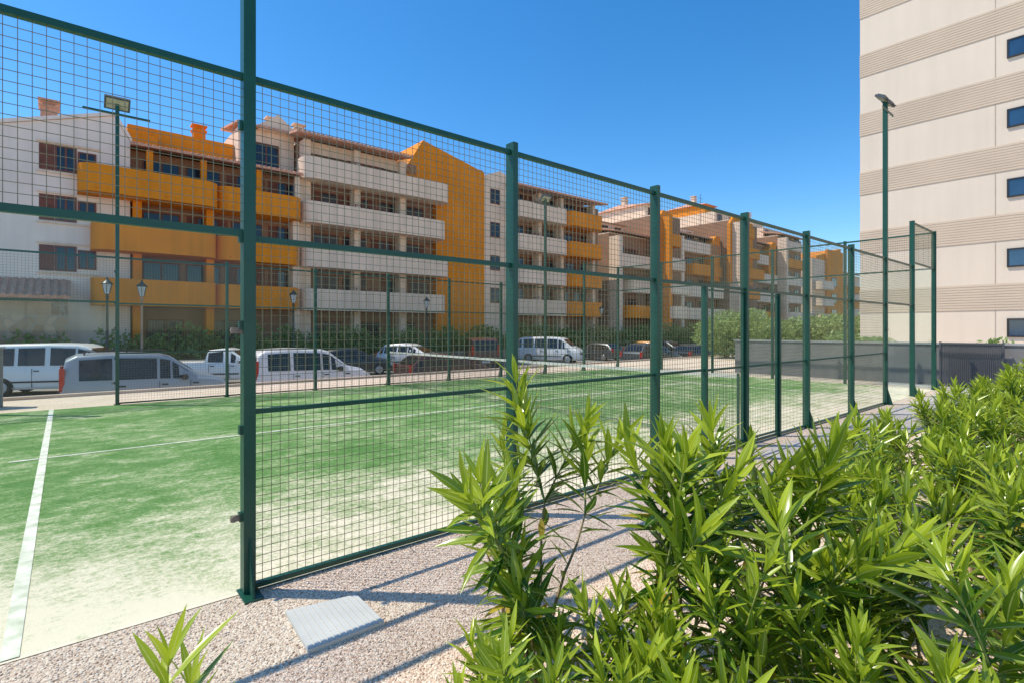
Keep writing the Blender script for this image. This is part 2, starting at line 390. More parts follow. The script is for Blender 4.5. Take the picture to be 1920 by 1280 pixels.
for v in(.09,9.91):
    mb=MB(); mb.box(5.985,6.015,v-.015,v+.015,0,.95); mesh(mb,'post',[m_green],T)
def flood(u,v,h,two):
    P=thing('floodlight_pole',W(u,v),'tall green floodlight pole with lamp heads beside the court','floodlight','floodlight poles round the court')
    mb=MB(); mb.box(u-.032,u+.032,v-.04,v+.04,0,h)
    s=-1 if v<5 else 1
    mb.prismu([(v+s*.0405,.012),(v+s*.13,.012),(v+s*.0405,.33)],u-.006,u+.006); mb.box(u-.05,u+.05,v-.14 if s<0 else v-.055,v+.055 if s<0 else v+.14,0,.012)
    for z in (.45,.95,1.55,2.05,2.7): mb.box(u-.05,u-.0325,v-.02,v+.02,z-.025,z+.025)
    mesh(mb,'pole',[m_green],P)
    L=.36 if two else .55
    mb=MB(); mb.box(u-L,u+L,v-.05,v-.0405,h-.24,h-.19); mesh(mb,'crossbar',[m_green],P)
    k=.6 if two else .85; T_=math.radians(30 if two else 46); c_,s_=math.cos(T_),math.sin(T_)
    for du in ((-.2,.2) if two else (0,)):
        mb=MB(lambda x,y,z:W(u+du,v,h+.02)+D*x*k+ (N*(-s))*(y*c_-z*s_)*k+Vector((0,0,(z*c_+y*s_)*k)))
        mb.box(-.25,.25,-.16,.16,-.04,.03,0); mb.box(-.21,.21,-.12,.12,-.052,-.0405,1)
        for i in range(7): mb.box(-.2+i*.06,-.19+i*.06,-.12,.12,.031,.07,0)
        mb.box(-.03,.03,-.26,-.161,-.03,.0,0)
        mesh(mb,'lamp_head',[m_alu,m_flood],P,origin=P.location.copy())
flood(0,0,6.2,True); flood(12,0,6.2,True); flood(0,10,6.1,False); flood(12,10,6.1,False)

# ---------------------------------------------------------------- low walls
mb=MB(); mb.box(17.5,17.75,-30,5.96,0,1.12,0); mb.box(17.47,17.78,-30,5.99,1.121,1.17,1)
mesh(mb,'boundary_wall',[m_wallgrey,m_cap],origin=W(17.6,0),label='low dark grey rendered wall beyond the court end',cat='wall')
G=thing('slatted_gate',W(17.3,-.5),'grey close-slatted metal panel beside the low wall','gate')
mb=MB(); mb.box(17.28,17.34,.1,.14,0,1.2); mb.box(17.28,17.34,-1.16,-1.12,0,1.2); mb.box(17.28,17.34,-1.12,.1,1.14,1.18); mb.box(17.28,17.34,-1.12,.1,.06,.1); mesh(mb,'frame',[m_gatem],G)
mb=MB()
for i in range(30): mb.box(17.30,17.32,-1.115+i*.0405,-1.085+i*.0405,.10,1.14)
mesh(mb,'slats',[m_gatem],G)
mb=MB(); mb.box(-12,-1.75,11.0,11.25,0,1.15,0); mb.box(-12,-1.72,10.97,11.28,1.151,1.19,1)
mesh(mb,'boundary_wall',[m_wallgrey,m_cap],origin=W(-3,11.1),label='low dark grey wall end beside the court corner',cat='wall')
mb=MB(); mb.box(-30,110,29.0,29.35,-1,-.05)
mesh(mb,'stone_wall',[m_stone],origin=W(0,29.2),label='low reddish rubble stone wall below a hedge',cat='wall')
L4=[(-1.215,2.80),(-.955,2.455),(-.66,2.70),(-.885,2.975)]
mb=MB(I); n=12
def lid(s,t,z):
    a=Vector(L4[0]).lerp(Vector(L4[3]),s); b=Vector(L4[1]).lerp(Vector(L4[2]),s); p=a.lerp(b,t); return (p.x,p.y,z)
for i in range(n):
    s0=(i+.1)/n; s1=(i+.85)/n
    pts=[lid(s0,.02,.022),lid(s0,.98,.022),lid(s1,.98,.022),lid(s1,.02,.022)]+[lid(s0,.02,.027),lid(s0,.98,.027),lid(s1,.98,.027),lid(s1,.02,.027)]
    mb.add(pts,[(4,5,6,7),(0,4,7,3),(1,2,6,5),(0,1,5,4),(3,7,6,2)])
pts=[lid(0,0,.0),lid(0,1,.0),lid(1,1,.0),lid(1,0,.0)]+[lid(0,0,.0225),lid(0,1,.0225),lid(1,1,.0225),lid(1,0,.0225)]
mb.add(pts,[(4,5,6,7),(0,4,7,3),(1,2,6,5),(0,1,5,4),(3,7,6,2)])
mesh(mb,'drain_cover',[m_lid],origin=Vector((-.95,2.75,0)),label='square ribbed pale grey plastic drain cover on gravel',cat='drain cover')

# ---------------------------------------------------------------- tower
TW=thing('apartment_tower',W(30.1,0),'tall beige apartment tower with ribbed horizontal bands','tower')
mb=MB(); mb.box(30.1,48,-20,5.77,0,34); mesh(mb,'wall',[m_beige],TW)
for v in (.657,-4.5,-9.6,-14.7): mb=MB(); mb.box(30.085,30.105,v-.012,v+.012,0,34); mesh(mb,'joint_strip',[m_joint],TW)
for k in range(11):
    zc=2.95+3*k; mb=MB()
    mb.box(30.085,30.101,-20,5.775,zc-.58,zc+.58)
    for j in range(10):
        z=zc-.57+j*.116; mb.box(30.070,30.0845,-20,5.78,z,z+.086)
    mesh(mb,'cladding_band',[m_band],TW)
    for vv in (.28,-5.1,-10.2):
        w=MB(); z0=1.6+3*k-.40; z1=z0+.80; a,b=vv-1.5,vv
        w.box(30.03,30.1,a,b,z0,z0+.06,0);w.box(30.03,30.1,a,b,z1-.06,z1,0);w.box(30.03,30.1,a,a+.06,z0+.06,z1-.06,0);w.box(30.03,30.1,b-.06,b,z0+.06,z1-.06,0)
        w.box(30.03,30.1,(a+b)/2-.03,(a+b)/2+.03,z0+.06,z1-.06,0)
        w.box(30.06,30.103,a+.06,b-.06,z0+.06,z1-.06,1)
        mesh(w,'window',[m_dark,m_paneblue],TW)

# ---------------------------------------------------------------- apartment blocks
def window(B,u0,u1,z0,z1,vf,shutter=0):
    w=MB(); t=.08
    w.box(u0,u1,vf-.05,vf,z0,z0+t);w.box(u0,u1,vf-.05,vf,z1-t,z1);w.box(u0,u0+t,vf-.05,vf,z0+t,z1-t);w.box(u1-t,u1,vf-.05,vf,z0+t,z1-t)
    um=(u0+u1)/2; w.box(um-t/2,um+t/2,vf-.05,vf,z0+t,z1-t); w.box(u0+t,u1-t,vf-.02,vf-.003,z0+t,z1-t,1)
    if shutter:
        for (a,b) in ((u0-.5,u0-.02),(u1+.02,u1+.5)) if shutter>1 else ((u0-.6,u0-.02),):
            k=int((z1-z0)/.12)
            w.box(a,b,vf-.03,vf,z0,z1)
            for i in range(k): w.box(a+.04,b-.04,vf-.05,vf-.031,z0+i*.12,z0+i*.12+.06)
    mesh(w,'window',[m_brown,m_pane],B)
def balcony(B,u0,u1,vf,vb,zf,mat,step=True):
    mb=MB(); L=u1-u0; h=1.14
    rad=min(.7,(vb-vf)*.5); path=[(u0,vb-.002)]
    for i in range(6): a=math.pi/2*i/5; path.append((u0+rad-rad*math.cos(a),vf+rad-rad*math.sin(a)))
    for i in range(6): a=math.pi/2*i/5; path.append((u1-rad+rad*math.sin(a),vf+rad-rad*math.cos(a)))
    path.append((u1,vb-.002)); n=len(path); t=.15
    inner=[]
    for (a,b) in path:
        inner.append((a+ (t if a<u0+rad+.01 else (-t if a>u1-rad-.01 else 0)) , min(vb-.002,b+(t if b<vb-.01 else 0))))
    zl=zf-.26
    pts=[(a,b,zl) for a,b in path]+[(a,b,zf+h) for a,b in path]+[(a,b,zf+h) for a,b in inner]+[(a,b,zf) for a,b in inner]
    fs=[]
    for i in range(n-1):
        fs+=[(i,i+1,n+i+1,n+i),(n+i,n+i+1,2*n+i+1,2*n+i),(2*n+i,2*n+i+1,3*n+i+1,3*n+i)]
    fs+=[tuple(reversed(range(n))),tuple(range(3*n,4*n)),(0,n,2*n,3*n),(n-1,4*n-1,3*n-1,2*n-1)]
    mb.add(pts,fs)
    for i in range(max(1,int(L/3))): 
        a=u0+.7+i*3; mb.box(a,a+.05,vf-.12,vf-.002,zf-.1,zf-.05)
    o=mesh(mb,'balcony',[mat],B,smooth=40)
    if step and L>4.5:
        a=u0+L*RU(.2,.35); b=a+L*RU(.2,.3)
        r=MB(); r.box(a,b,vf+.05,vf+.1,zf+1.30,zf+1.35)
        k=int((b-a)/.5)
        for i in range(k+1):
            x=a+.05+(b-a-.1)*i/max(1,k); r.box(x-.025,x+.025,vf+.05,vf+.1,zf+h,zf+1.30)
        mesh(r,'railing',[m_brown],o)
def eave(B,u0,u1,v0,v1,z0,z1,mat=None):
    mb=MB()
    mb.prismu([(v0,z0),(v1,z1),(v1,z1+.16),(v0,z0+.12)],u0,u1)
    k=int((u1-u0)/.3)
    for i in range(k):
        a=u0+.05+i*.3; mb.prismu([(v0-.02,z0+.121),(v1,z1+.161),(v1,z1+.20),(v0-.02,z0+.165)],a,a+.18)
    mesh(mb,'roof',[mat or m_tile],B)
def chimney(B,u,v,z0,z1,mat=None):
    mb=MB(); mb.box(u-.35,u+.35,v-.3,v+.3,z0,z1); mb.box(u-.43,u+.43,v-.38,v+.38,z1+.001,z1+.1); mb.box(u-.25,u+.25,v-.2,v+.2,z1+.101,z1+.35); mb.box(u-.45,u+.45,v-.4,v+.4,z1+.351,z1+.42)
    mesh(mb,'chimney',[mat or m_brick],B)
FL=[3.05,5.9,8.8,11.7]
def recess(B,u0,u1,vw,zf,top):
    u=u0+.3
    while u<u1-1.6:
        k=R()
        if k<.4: window(B,u,u+1.8,zf+.05,zf+2.3,vw,0); u+=2.1
        elif k<.92: window(B,u+.55,u+1.7,zf+.6,zf+2.3,vw,2); u+=2.4
        else: u+=.8
def ground_floor(B,u0,u1,vw):
    u=u0+.5
    while u<u1-2: window(B,u,u+1.8,-.3,2.1,vw,0); u+=3.0

B=thing('apartment_house',W(-2,34,-1),'pale rendered apartment house with sloped parapet and brown shutters','building','apartment blocks along the street')
mb=MB(); mb.prismv([(-16,-1),(1.9,-1),(1.9,11.8),(1.2,13.0),(-3.2,11.5),(-16,10.0)],32,44); mesh(mb,'wall',[m_whiteb],B)
mb=MB(); mb.prismv([(-16.1,10.02),(-3.2,11.52),(1.2,13.02),(1.95,11.75),(1.98,11.95),(1.25,13.22),(-3.2,11.70),(-16.1,10.2)],31.9,44.1); mesh(mb,'roof',[m_whiteb],B)
for zc in (10.25,7.7,5.15):
    window(B,-1.2,-.35,zc-.65,zc+.65,32,1); window(B,-.3,.45,zc-.5,zc+.5,32,0)
    window(B,-8.2,-6.9,zc-.65,zc+.65,32,2)
    mb=MB(); mb.box(-1.9,.6,31.9,31.999,zc+.72,zc+.80); mesh(mb,'lintel',[m_white],B)
    mb=MB(); mb.box(-1.9,.6,31.9,31.999,zc-.80,zc-.72); mesh(mb,'sill',[m_white],B)
chimney(B,-1.45,34,11.2,13.3); 
eave(B,-16,-.6,29.6,32,3.0,3.9)
mb=MB(); mb.box(-16,-9,29.9,30.3,-1,3.0); mb.box(-5.5,-4.9,29.9,30.3,-1,3.0); mb.box(-3.4,-.7,29.9,30.3,-1,2.2); mb.box(-1.3,-.7,29.9,30.3,2.2,3.0); mesh(mb,'porch_wall',[m_stone],B)
B=thing('apartment_block',W(6,34,-1),'ochre and cream apartment block with deep balconies and tiled roof','building','apartment blocks along the street')
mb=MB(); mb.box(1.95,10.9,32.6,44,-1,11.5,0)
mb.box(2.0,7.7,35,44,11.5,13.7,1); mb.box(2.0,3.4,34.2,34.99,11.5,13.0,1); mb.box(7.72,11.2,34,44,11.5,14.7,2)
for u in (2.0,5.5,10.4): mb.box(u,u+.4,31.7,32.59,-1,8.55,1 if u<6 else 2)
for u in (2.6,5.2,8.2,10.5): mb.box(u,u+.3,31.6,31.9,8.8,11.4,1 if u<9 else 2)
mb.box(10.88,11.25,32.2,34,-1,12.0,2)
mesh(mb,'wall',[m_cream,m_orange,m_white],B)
for z in FL[:2]: balcony(B,.2,5.9,30.6,32.6,z,m_orange,False); balcony(B,5.92,10.75,31.1,32.6,z,m_orange,False)
balcony(B,-.33,5.96,30.5,32.6,8.8,m_orange,False); balcony(B,5.98,10.8,30.9,32.6,8.8,m_orange,False)
for z in FL[:3]: recess(B,2.2,10.8,32.6,z,2.6)
ground_floor(B,2.2,10.5,32.6)
eave(B,1.9,10.9,31.2,35,11.45,12.2); eave(B,7.5,11.3,33.4,38,14.72,15.5)
mb=MB(); mb.prismv([(8.9,14.7),(11.2,14.7),(11.2,15.0),(10.05,15.9),(8.9,15.0)],33.6,36); mesh(mb,'dormer_wall',[m_white],B)
window(B,8.6,10.2,12.3,13.9,34,0)
chimney(B,6.0,37,13.7,14.7,m_orange); chimney(B,10.6,37,15.2,16.4,m_white)
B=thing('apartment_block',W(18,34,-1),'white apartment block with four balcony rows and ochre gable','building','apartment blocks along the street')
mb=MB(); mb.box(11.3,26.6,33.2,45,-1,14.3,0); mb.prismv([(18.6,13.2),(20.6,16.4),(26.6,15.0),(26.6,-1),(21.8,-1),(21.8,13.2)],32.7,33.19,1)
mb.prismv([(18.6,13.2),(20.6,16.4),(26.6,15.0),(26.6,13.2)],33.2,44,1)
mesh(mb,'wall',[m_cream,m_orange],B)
for u in (11.3,14.8,18.4):
    mb=MB(); mb.box(u,u+.45,32.3,33.18,-1,14.25); mesh(mb,'pillar',[m_white],B)
mb=MB(); mb.box(11.76,20,32.7,32.95,13.5,14.3); mesh(mb,'lintel',[m_white],B)
for i,z in enumerate(FL):
    balcony(B,10.96,22.25+(0 if i%2 else -.3),31.2,32.69,z,m_white,True)
    recess(B,11.9,21.6,33.2,z,2.6)
ground_floor(B,11.9,21.4,33.2)
eave(B,10.6,19.0,31.4,36,14.31,15.1); chimney(B,24.4,36,15.4,16.3,m_orange); chimney(B,12.5,37,15.0,16.4,m_white)
B=thing('apartment_block',W(34,34,-1),'white and ochre apartment block with rounded corner balconies','building','apartment blocks along the street')
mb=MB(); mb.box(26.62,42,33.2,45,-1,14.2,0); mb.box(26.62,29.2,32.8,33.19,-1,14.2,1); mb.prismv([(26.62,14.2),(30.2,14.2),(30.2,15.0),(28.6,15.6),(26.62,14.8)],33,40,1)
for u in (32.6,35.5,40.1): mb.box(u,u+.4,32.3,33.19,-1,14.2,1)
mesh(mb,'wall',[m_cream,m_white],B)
for z in FL:
    balcony(B,29.0,35.6,31.2,33.2,z,m_white,True); balcony(B,35.62,40.6,31.1,33.2,z,m_orange,True)
    recess(B,29.4,41,33.2,z,2.6); window(B,27.3,28.4,z+.8,z+2.1,32.8,0)
ground_floor(B,29.5,41,33.2)
eave(B,29.2,41.5,31.4,36,14.21,15.0); chimney(B,33,37,15.0,16.0,m_white); chimney(B,29.0,37,15.0,16.2,m_brick)
random.seed(21)
B=thing('apartment_complex',W(68,34,-1),'large stepped beige and ochre apartment complex with terraces and tiled roofs','building','apartment blocks along the street')
mods=[(45,52,12.2,0,1.6),(52,56.5,15.0,1,0),(56.5,67,13.4,0,1.2),(67,75,16.2,1,-.8),(75,84,14.4,0,1.2),(84,93,16.2,0,.2)]
mb=MB(); 
for i,(a,b,zt,o,off) in enumerate(mods):
    mb.box(a,b-.01,32.6+off,44+i*.1,-1,zt,0)
    mb.box(a,b-.01,32.61+off,43,zt+.001,zt+.12,1)
    if o: mb.prismv([(a-.6,-1 if i==1 else zt-8.5),(a-.6,zt-.6),(a+.4,zt+.5),(b-2.2,zt+.1),(b-2.2,zt-8.5 if i!=1 else -1)],32.2+off,32.58+off,2)
    mb.box(a,a+.6,31.2+off,32.59+off,-1,zt-.4,1 if i!=1 else 2)
    mb.box(a+1.4,b-.8,35.4+off,43.5,zt+.121,zt+1.9,2 if i in(4,) else 1)
    if i in (2,3,5): mb.box(a+3.2,b-1.8,38+off,43.2,zt+1.901,zt+3.6,1 if i!=3 else 2)
    if i in (2,4): mb.prismv([(b-3.0,zt-5.5),(b-3.0,zt-.6),(b-1.6,zt+.6),(b-.6,zt+.6),(b-.6,zt-5.5)],31.6+off,32.58+off,2)
mesh(mb,'wall',[m_cream,m_white,m_orange],B)
for i,(a,b,zt,o,off) in enumerate(mods):
    z=3.05; k=0
    while z<zt-1.2:
        k+=1
        w_=(b-a)*(.97-.12*((k+i)%3))
        s0=a+.2 if i%2 else b-.2-w_+.3
        balcony(B,max(a+.1,s0),min(b-.1,s0+w_),30.4+off+.3*k,32.6+off-.02,z,m_orange if ((k+i)%4==1 or (i in(3,) and k>2)) else m_white,k%2==0)
        if not (o and z>zt-9):
            window(B,a+.8,a+2.6,z+.05,z+2.2,32.58+off,0)
            if b-a>5: window(B,a+3.4,a+4.6,z+.7,z+2.0,32.58+off,2)
            if b-a>8: window(B,a+6.2,a+8.0,z+.05,z+2.2,32.58+off,0)
        z+=2.85
    window(B,a+.8,a+2.8,-.3,2.1,32.58+off,0)
    uc=(a+b)/2
    r=MB(); zt2=zt+(3.62 if i in(2,3,5) else 1.92); x0,x1=(a+2.9,b-1.5) if i in(2,3,5) else (a+1.1,b-.5); v0=(37.6 if i in(2,3,5) else 35)+off
    r.add([(x0,v0,zt2),(x1,v0,zt2),(x1,43.8,zt2),(x0,43.8,zt2),((x0+x1)/2,40.5,zt2+.9)],[(0,1,4),(1,2,4),(2,3,4),(3,0,4),(0,3,2,1)])
    mesh(r,'roof',[m_tile],B)
    if not o: eave(B,a-.1,b+.1,31.8+off,35.3+off,zt+.14,zt+.9)
    for q in (a+2.0,b-2.6): window(B,q,q+1.2,zt+.3,zt+1.6,35.4+off-.003,0)
    chimney(B,uc+(1 if i%2 else -1),40,zt2+.2,zt2+1.5,m_white)
mb=MB(); mb.tube(W(67,36,16),W(67,36,20.5),.03,.03,6); 
for z in(19.4,19.9): mb.tube(W(66.3,36,z),W(67.7,36,z),.02,.02,5)
mesh(mb,'antenna',[m_alu],B)
B=thing('apartment_block',W(108,34,-1),'distant white and ochre apartment block with palms in front','building','apartment blocks along the street')
mb=MB(); mb.box(98,112,33,46,-1,14,0); mb.box(104,111.9,32.6,32.99,-1,16,1); mb.prismv([(100,13.9),(112,13.9),(112,16.9),(100,14.5)],33.01,45,1); mb.box(112.01,126,34,46,-1,12.5,0); mesh(mb,'wall',[m_white,m_orange],B)
for z in FL[:3]:
    balcony(B,98.5,103.8,31.2,32.98,z,m_white,False); balcony(B,113,120,32,33.98,z,m_orange,False); window(B,106,108.5,z+.5,z+2.2,32.6,0)
eave(B,112,126.5,33.2,39,12.52,14)
# ---------------------------------------------------------------- street lamps
def street_lamp(u,v,h,polemat=m_tan):
    P=thing('street_lamp',W(u,v,-.88),'classic lantern street lamp on a pole beside the hedge','street lamp','lantern street lamps')
    c=P.location; mb=MB(); H=h+.88-.75
    mb.lathe(c,[(.16,0),(.16,.12),(.11,.2),(.10,.9),(.06,1.0),(.05,H-.2),(.08,H-.15),(.04,H-.05),(.09,H)],12)
    mesh(mb,'pole',[polemat],P,smooth=40)
    mb=MB(); mb.lathe(c,[(.10,H+.001),(.20,H+.46),(.20,H+.47)],6,0); mesh(mb,'lantern_glass',[m_lamp],P)
    mb=MB(); mb.lathe(c,[(.25,H+.471),(.25,H+.5),(.13,H+.62),(.09,H+.66),(.05,H+.70),(.02,H+.82)],12,0)
    for i in range(6):
        a=math.pi/3*i; mb.tube(c+Vector((.105*math.cos(a),.105*math.sin(a),H)),c+Vector((.207*math.cos(a),.207*math.sin(a),H+.47)),.012,.012,5)
    mesh(mb,'lantern_cap',[m_black],P,smooth=40)
for u,v,h,pm in ((2.13,28.8,3.95,m_tan),(.75,28.8,4.0,m_black),(9.5,28.8,3.85,m_black),(18.56,28.8,3.8,m_black),(37.3,28.8,3.75,m_black),(62,28.8,3.75,m_black)):
    street_lamp(u,v,h,pm)

# ---------------------------------------------------------------- cars
def car_paint(name,c,metal=.0): return M(name,c,.32,.03,1,coat=.45,metal=metal)
cw=car_paint('white_paint',(.78,.75,.71)); cs=car_paint('silver_grey_paint',(.32,.35,.37),.15); cb=car_paint('black_paint',(.02,.022,.028)); cr=car_paint('dark_red_paint',(.07,.018,.02)); cg=car_paint('dark_grey_paint',(.06,.065,.075),.3); co=car_paint('amber_paint',(.7,.28,.03))
SP={
'van':dict(W=.87,st=[(0,.38,.98,1.10,.80,.78),(.10,.24,1.02,1.66,.86,.70),(.35,.22,1.02,1.80,.87,.71),(1.2,.22,1.0,1.84,.87,.72),(2.3,.22,.98,1.80,.87,.71),(2.6,.22,.98,1.72,.87,.70),(3.3,.22,.98,1.16,.86,.74),(3.85,.24,.92,1.04,.84,.70),(4.12,.32,.78,.88,.80,.64),(4.2,.38,.60,.68,.74,.58)],ws=(5,6),rw=(0,1),ax=(.75,3.42),r=.32,doors=(1.25,2.30,3.12)),
'minibus':dict(W=.96,st=[(0,.40,1.05,1.15,.88,.84),(.10,.26,1.10,1.82,.95,.80),(.4,.24,1.1,1.95,.96,.81),(2.4,.24,1.08,1.98,.96,.82),(3.3,.24,1.06,1.94,.96,.81),(3.6,.24,1.05,1.84,.96,.80),(4.3,.24,1.05,1.26,.95,.82),(4.7,.26,.96,1.08,.92,.78),(4.9,.34,.80,.88,.88,.72),(4.95,.42,.62,.70,.82,.66)],ws=(5,6),rw=(0,1),ax=(.95,4.05),r=.33,doors=(1.9,3.1,4.05)),
'suv':dict(W=.92,st=[(0,.42,.95,1.02,.82,.76),(.10,.30,1.02,1.12,.88,.74),(.55,.28,1.04,1.60,.92,.66),(1.5,.28,1.0,1.67,.92,.69),(2.2,.28,.98,1.63,.92,.68),(2.5,.28,.98,1.54,.92,.67),(3.3,.28,.98,1.08,.91,.78),(4.1,.30,.88,.98,.87,.72),(4.38,.38,.76,.84,.82,.66),(4.45,.44,.62,.68,.76,.6)],ws=(5,6),rw=(1,2),ax=(.82,3.55),r=.35,doors=(1.15,2.15,3.1)),
'wagon':dict(W=.88,st=[(0,.36,.85,.92,.78,.72),(.12,.24,.90,1.0,.85,.72),(.60,.22,.92,1.38,.88,.62),(1.8,.22,.90,1.44,.88,.65),(2.3,.22,.88,1.42,.88,.64),(2.6,.22,.88,1.34,.88,.63),(3.4,.22,.88,.95,.87,.74),(4.1,.24,.78,.86,.83,.66),(4.4,.30,.65,.72,.78,.60),(4.5,.36,.54,.58,.72,.54)],ws=(5,6),rw=(1,2),ax=(.85,3.6),r=.31,doors=(1.3,2.25,3.1)),
'hatch':dict(W=.84,st=[(0,.36,.88,.96,.76,.70),(.10,.24,.92,1.02,.82,.70),(.50,.22,.93,1.40,.84,.62),(1.4,.22,.90,1.48,.84,.64),(1.95,.22,.88,1.46,.84,.63),(2.2,.22,.88,1.38,.84,.62),(2.95,.22,.88,.97,.83,.70),(3.6,.24,.78,.87,.79,.62),(3.88,.32,.65,.72,.73,.56),(3.95,.36,.54,.60,.68,.5)],ws=(5,6),rw=(1,2),ax=(.72,3.2),r=.30,doors=(1.1,1.95,2.75)),
'pickup':dict(W=.90,st=[(0,.42,1.00,1.04,.86,.84),(.1,.30,1.03,1.07,.90,.86),(1.9,.28,1.03,1.08,.90,.86),(2.0,.28,1.03,1.60,.90,.68),(2.7,.28,1.0,1.68,.90,.70),(2.95,.28,1.0,1.62,.90,.69),(3.65,.28,1.0,1.10,.89,.78),(4.45,.30,.90,1.0,.86,.72),(4.68,.38,.78,.86,.82,.66),(4.75,.44,.66,.72,.76,.6)],ws=(5,6),rw=(2,3),ax=(.95,3.9),r=.35,doors=(2.1,2.95,3.6)),
}
def build_car(kind,paint,label,u,v,ang,cat='car',rails=False,cname='parked_car'):
    s=SP[kind]; st=s['st']; L=st[-1][0]; Wd=s['W']
    C=thing(cname,W(u,v,-.995),label,cat,'cars parked along the street',ang)
    fr=lambda x,y,z:Vector((x-L/2,y,z))
    rings=[]
    for (x,zb,zm,zt,wm,wt) in st:
        tall_=zt-zm>.2
        half=[(wm-.08,zb),(wm-.01,zb+.10),(wm+.018,zb+(zm-zb)*.5),(wm+.004,zb+(zm-zb)*.82),(wm-.02,zm),(wt+.03,zt-.09 if tall_ else (zm+zt)/2),(wt-.02,zt-.025 if tall_ else zt-.01),(wt-.16,zt)]
        ring=[(x,y,z) for y,z in half]+[(x,-y,z) for y,z in reversed(half)]
        rings.append(ring)
    mb=MB(fr); n=16; pts=[p for r in rings for p in r]; fs=[]
    for k in range(len(st)-1):
        for i in range(n): fs.append((k*n+i,(k+1)*n+i,(k+1)*n+(i+1)%n,k*n+(i+1)%n))
    fs.append(tuple(range(n))); fs.append(tuple((len(st)-1)*n+i for i in reversed(range(n))))
    mb.add(pts,fs)
    body=mesh(mb,'body',[paint],C,smooth=50)
    bv=body.modifiers.new('bev','BEVEL'); bv.width=.04; bv.segments=3; bv.limit_method='ANGLE'; bv.angle_limit=math.radians(24)
    def bil(q,s_,t_): 
        a=Vector(q[0]).lerp(Vector(q[1]),s_); b=Vector(q[3]).lerp(Vector(q[2]),s_); return a.lerp(b,t_)
    for side in (0,1):
        for k in range(len(st)-1):
            h0=st[k][3]-st[k][2]; h1=st[k+1][3]-st[k+1][2]
            if max(h0,h1)<.3 or st[k+1][0]-st[k][0]<.28: continue
            ia,ib=(4,5) if side==0 else (11,10)
            q=[rings[k][ia],rings[k+1][ia],rings[k+1][ib],rings[k][ib]]
            s0,s1=.06,.94
            if h0<.3: s0=.35
            if h1<.3: s1=.66
            off=.014 if side==0 else -.014
            cuts=[(s0,s1)] if st[k+1][0]-st[k][0]<1.3 else [(s0,.47),(.53,s1)]
            for c0,c1 in cuts:
                pp=[bil(q,a,b) for a,b in((c0,.08),(c1,.08),(c1,.92),(c0,.92))]
                pp=[(p.x,p.y+off,p.z) for p in pp]
                mb=MB(fr); mb.add(pp,[(0,1,2,3)]); mesh(mb,'side_window',[m_carglass],C)
    for nm,(k,k2) in (('windscreen',s['ws']),('rear_window',s['rw'])):
        q=[rings[k][6],rings[k2][6],rings[k2][9],rings[k][9]]
        nrm=(Vector(q[1])-Vector(q[0])).cross(Vector(q[3])-Vector(q[0])).normalized()
        if nrm.z<0: nrm=-nrm
        pp=[]
        for a,b in((.10,.04),(.93,.05),(.93,.95),(.10,.96)):
            p=bil(q,a,b)+nrm*.035; pp.append(tuple(p))
        mb=MB(fr); mb.add(pp,[(0,1,2,3)]); mesh(mb,nm,[m_carglass],C)
    for ax in s['ax']:
        for sg in(1,-1):
            y=sg*(Wd-.10)
            mb=MB(fr); r=s['r']; c=fr(ax,y,r)
            mb.tube(c-Vector((0,.11,0)),c+Vector((0,.11,0)),r,r,20); wh=mesh(mb,'wheel',[m_tyre],C)
            mb=MB(fr); c2=c+Vector((0,sg*.111,0)); mb.tube(c2,c2+Vector((0,sg*.012,0)),r*.68,r*.62,14)
            for i in range(5):
                a=i*2*math.pi/5; mb.tube(c2+Vector((0,sg*.016,0)),c2+Vector((math.cos(a)*r*.55,sg*.016,math.sin(a)*r*.55)),.03,.02,4)
            mesh(mb,'rim',[m_rim],wh)
            mb=MB(fr); ra=r+.06; pts=[]
            for i in range(13):
                a=math.pi*i/12; pts.append((ax+ra*math.cos(a),sg*(Wd+.020),max(r*.75,r+ra*math.sin(a)*.98)))
            pts2=[(x,sg*(Wd-.2),z) for x,_,z in pts]
            mb.add(pts+pts2,[tuple(range(13))]+[(i,i+1,i+14,i+13) for i in range(12)])
            mesh(mb,'wheel_arch',[m_plastic],C)
            wh.location.y+=sg*.035
    zb=st[0][1]; zf=st[-1][1]
    dk=kind in('van','pickup')
    mb=MB(fr); w0=st[0][4]; mb.box(-.06,.10,-w0,w0,zb-.06,zb+.18); mesh(mb,'rear_bumper',[m_plastic if dk else paint],C)
    w1=st[-1][4]; mb=MB(fr); mb.box(L-.12,L+.05,-w1-.02,w1+.02,zf-.12,zf+.10); mesh(mb,'front_bumper',[m_plastic if dk else paint],C)
    mb=MB(fr); zg=st[-2][2]; mb.box(L-.10,L+.005,-w1+.25,w1-.25,zg-.15,zg-.02); mesh(mb,'grille',[m_plastic],C)
    zz=st[1][2]
    for sg in(1,-1):
        mb=MB(fr); a,b=sorted((sg*(w0-.12),sg*(w0+.03))); hi=.45 if kind in('van','minibus') else .16
        mb.box(-.03,.09,a,b,zz-.22,zz-.04+hi); mesh(mb,'tail_light',[m_red],C)
        mb=MB(fr); a,b=sorted((sg*(w1-.22),sg*(w1+.07))); mb.box(L-.26,L-.01,a,b,zg-.14,zg+.02); mesh(mb,'headlight',[m_clear],C)
        mb=MB(fr); mx=st[s['ws'][1]][0]-.35; a,b=sorted((sg*(Wd+.01),sg*(Wd+.19))); mb.box(mx-.05,mx+.06,a,b,st[s['ws'][1]][2]+.0,st[s['ws'][1]][2]+.17); mesh(mb,'mirror',[paint if kind!='van' else m_plastic],C)
        y=sg*(Wd+.021)
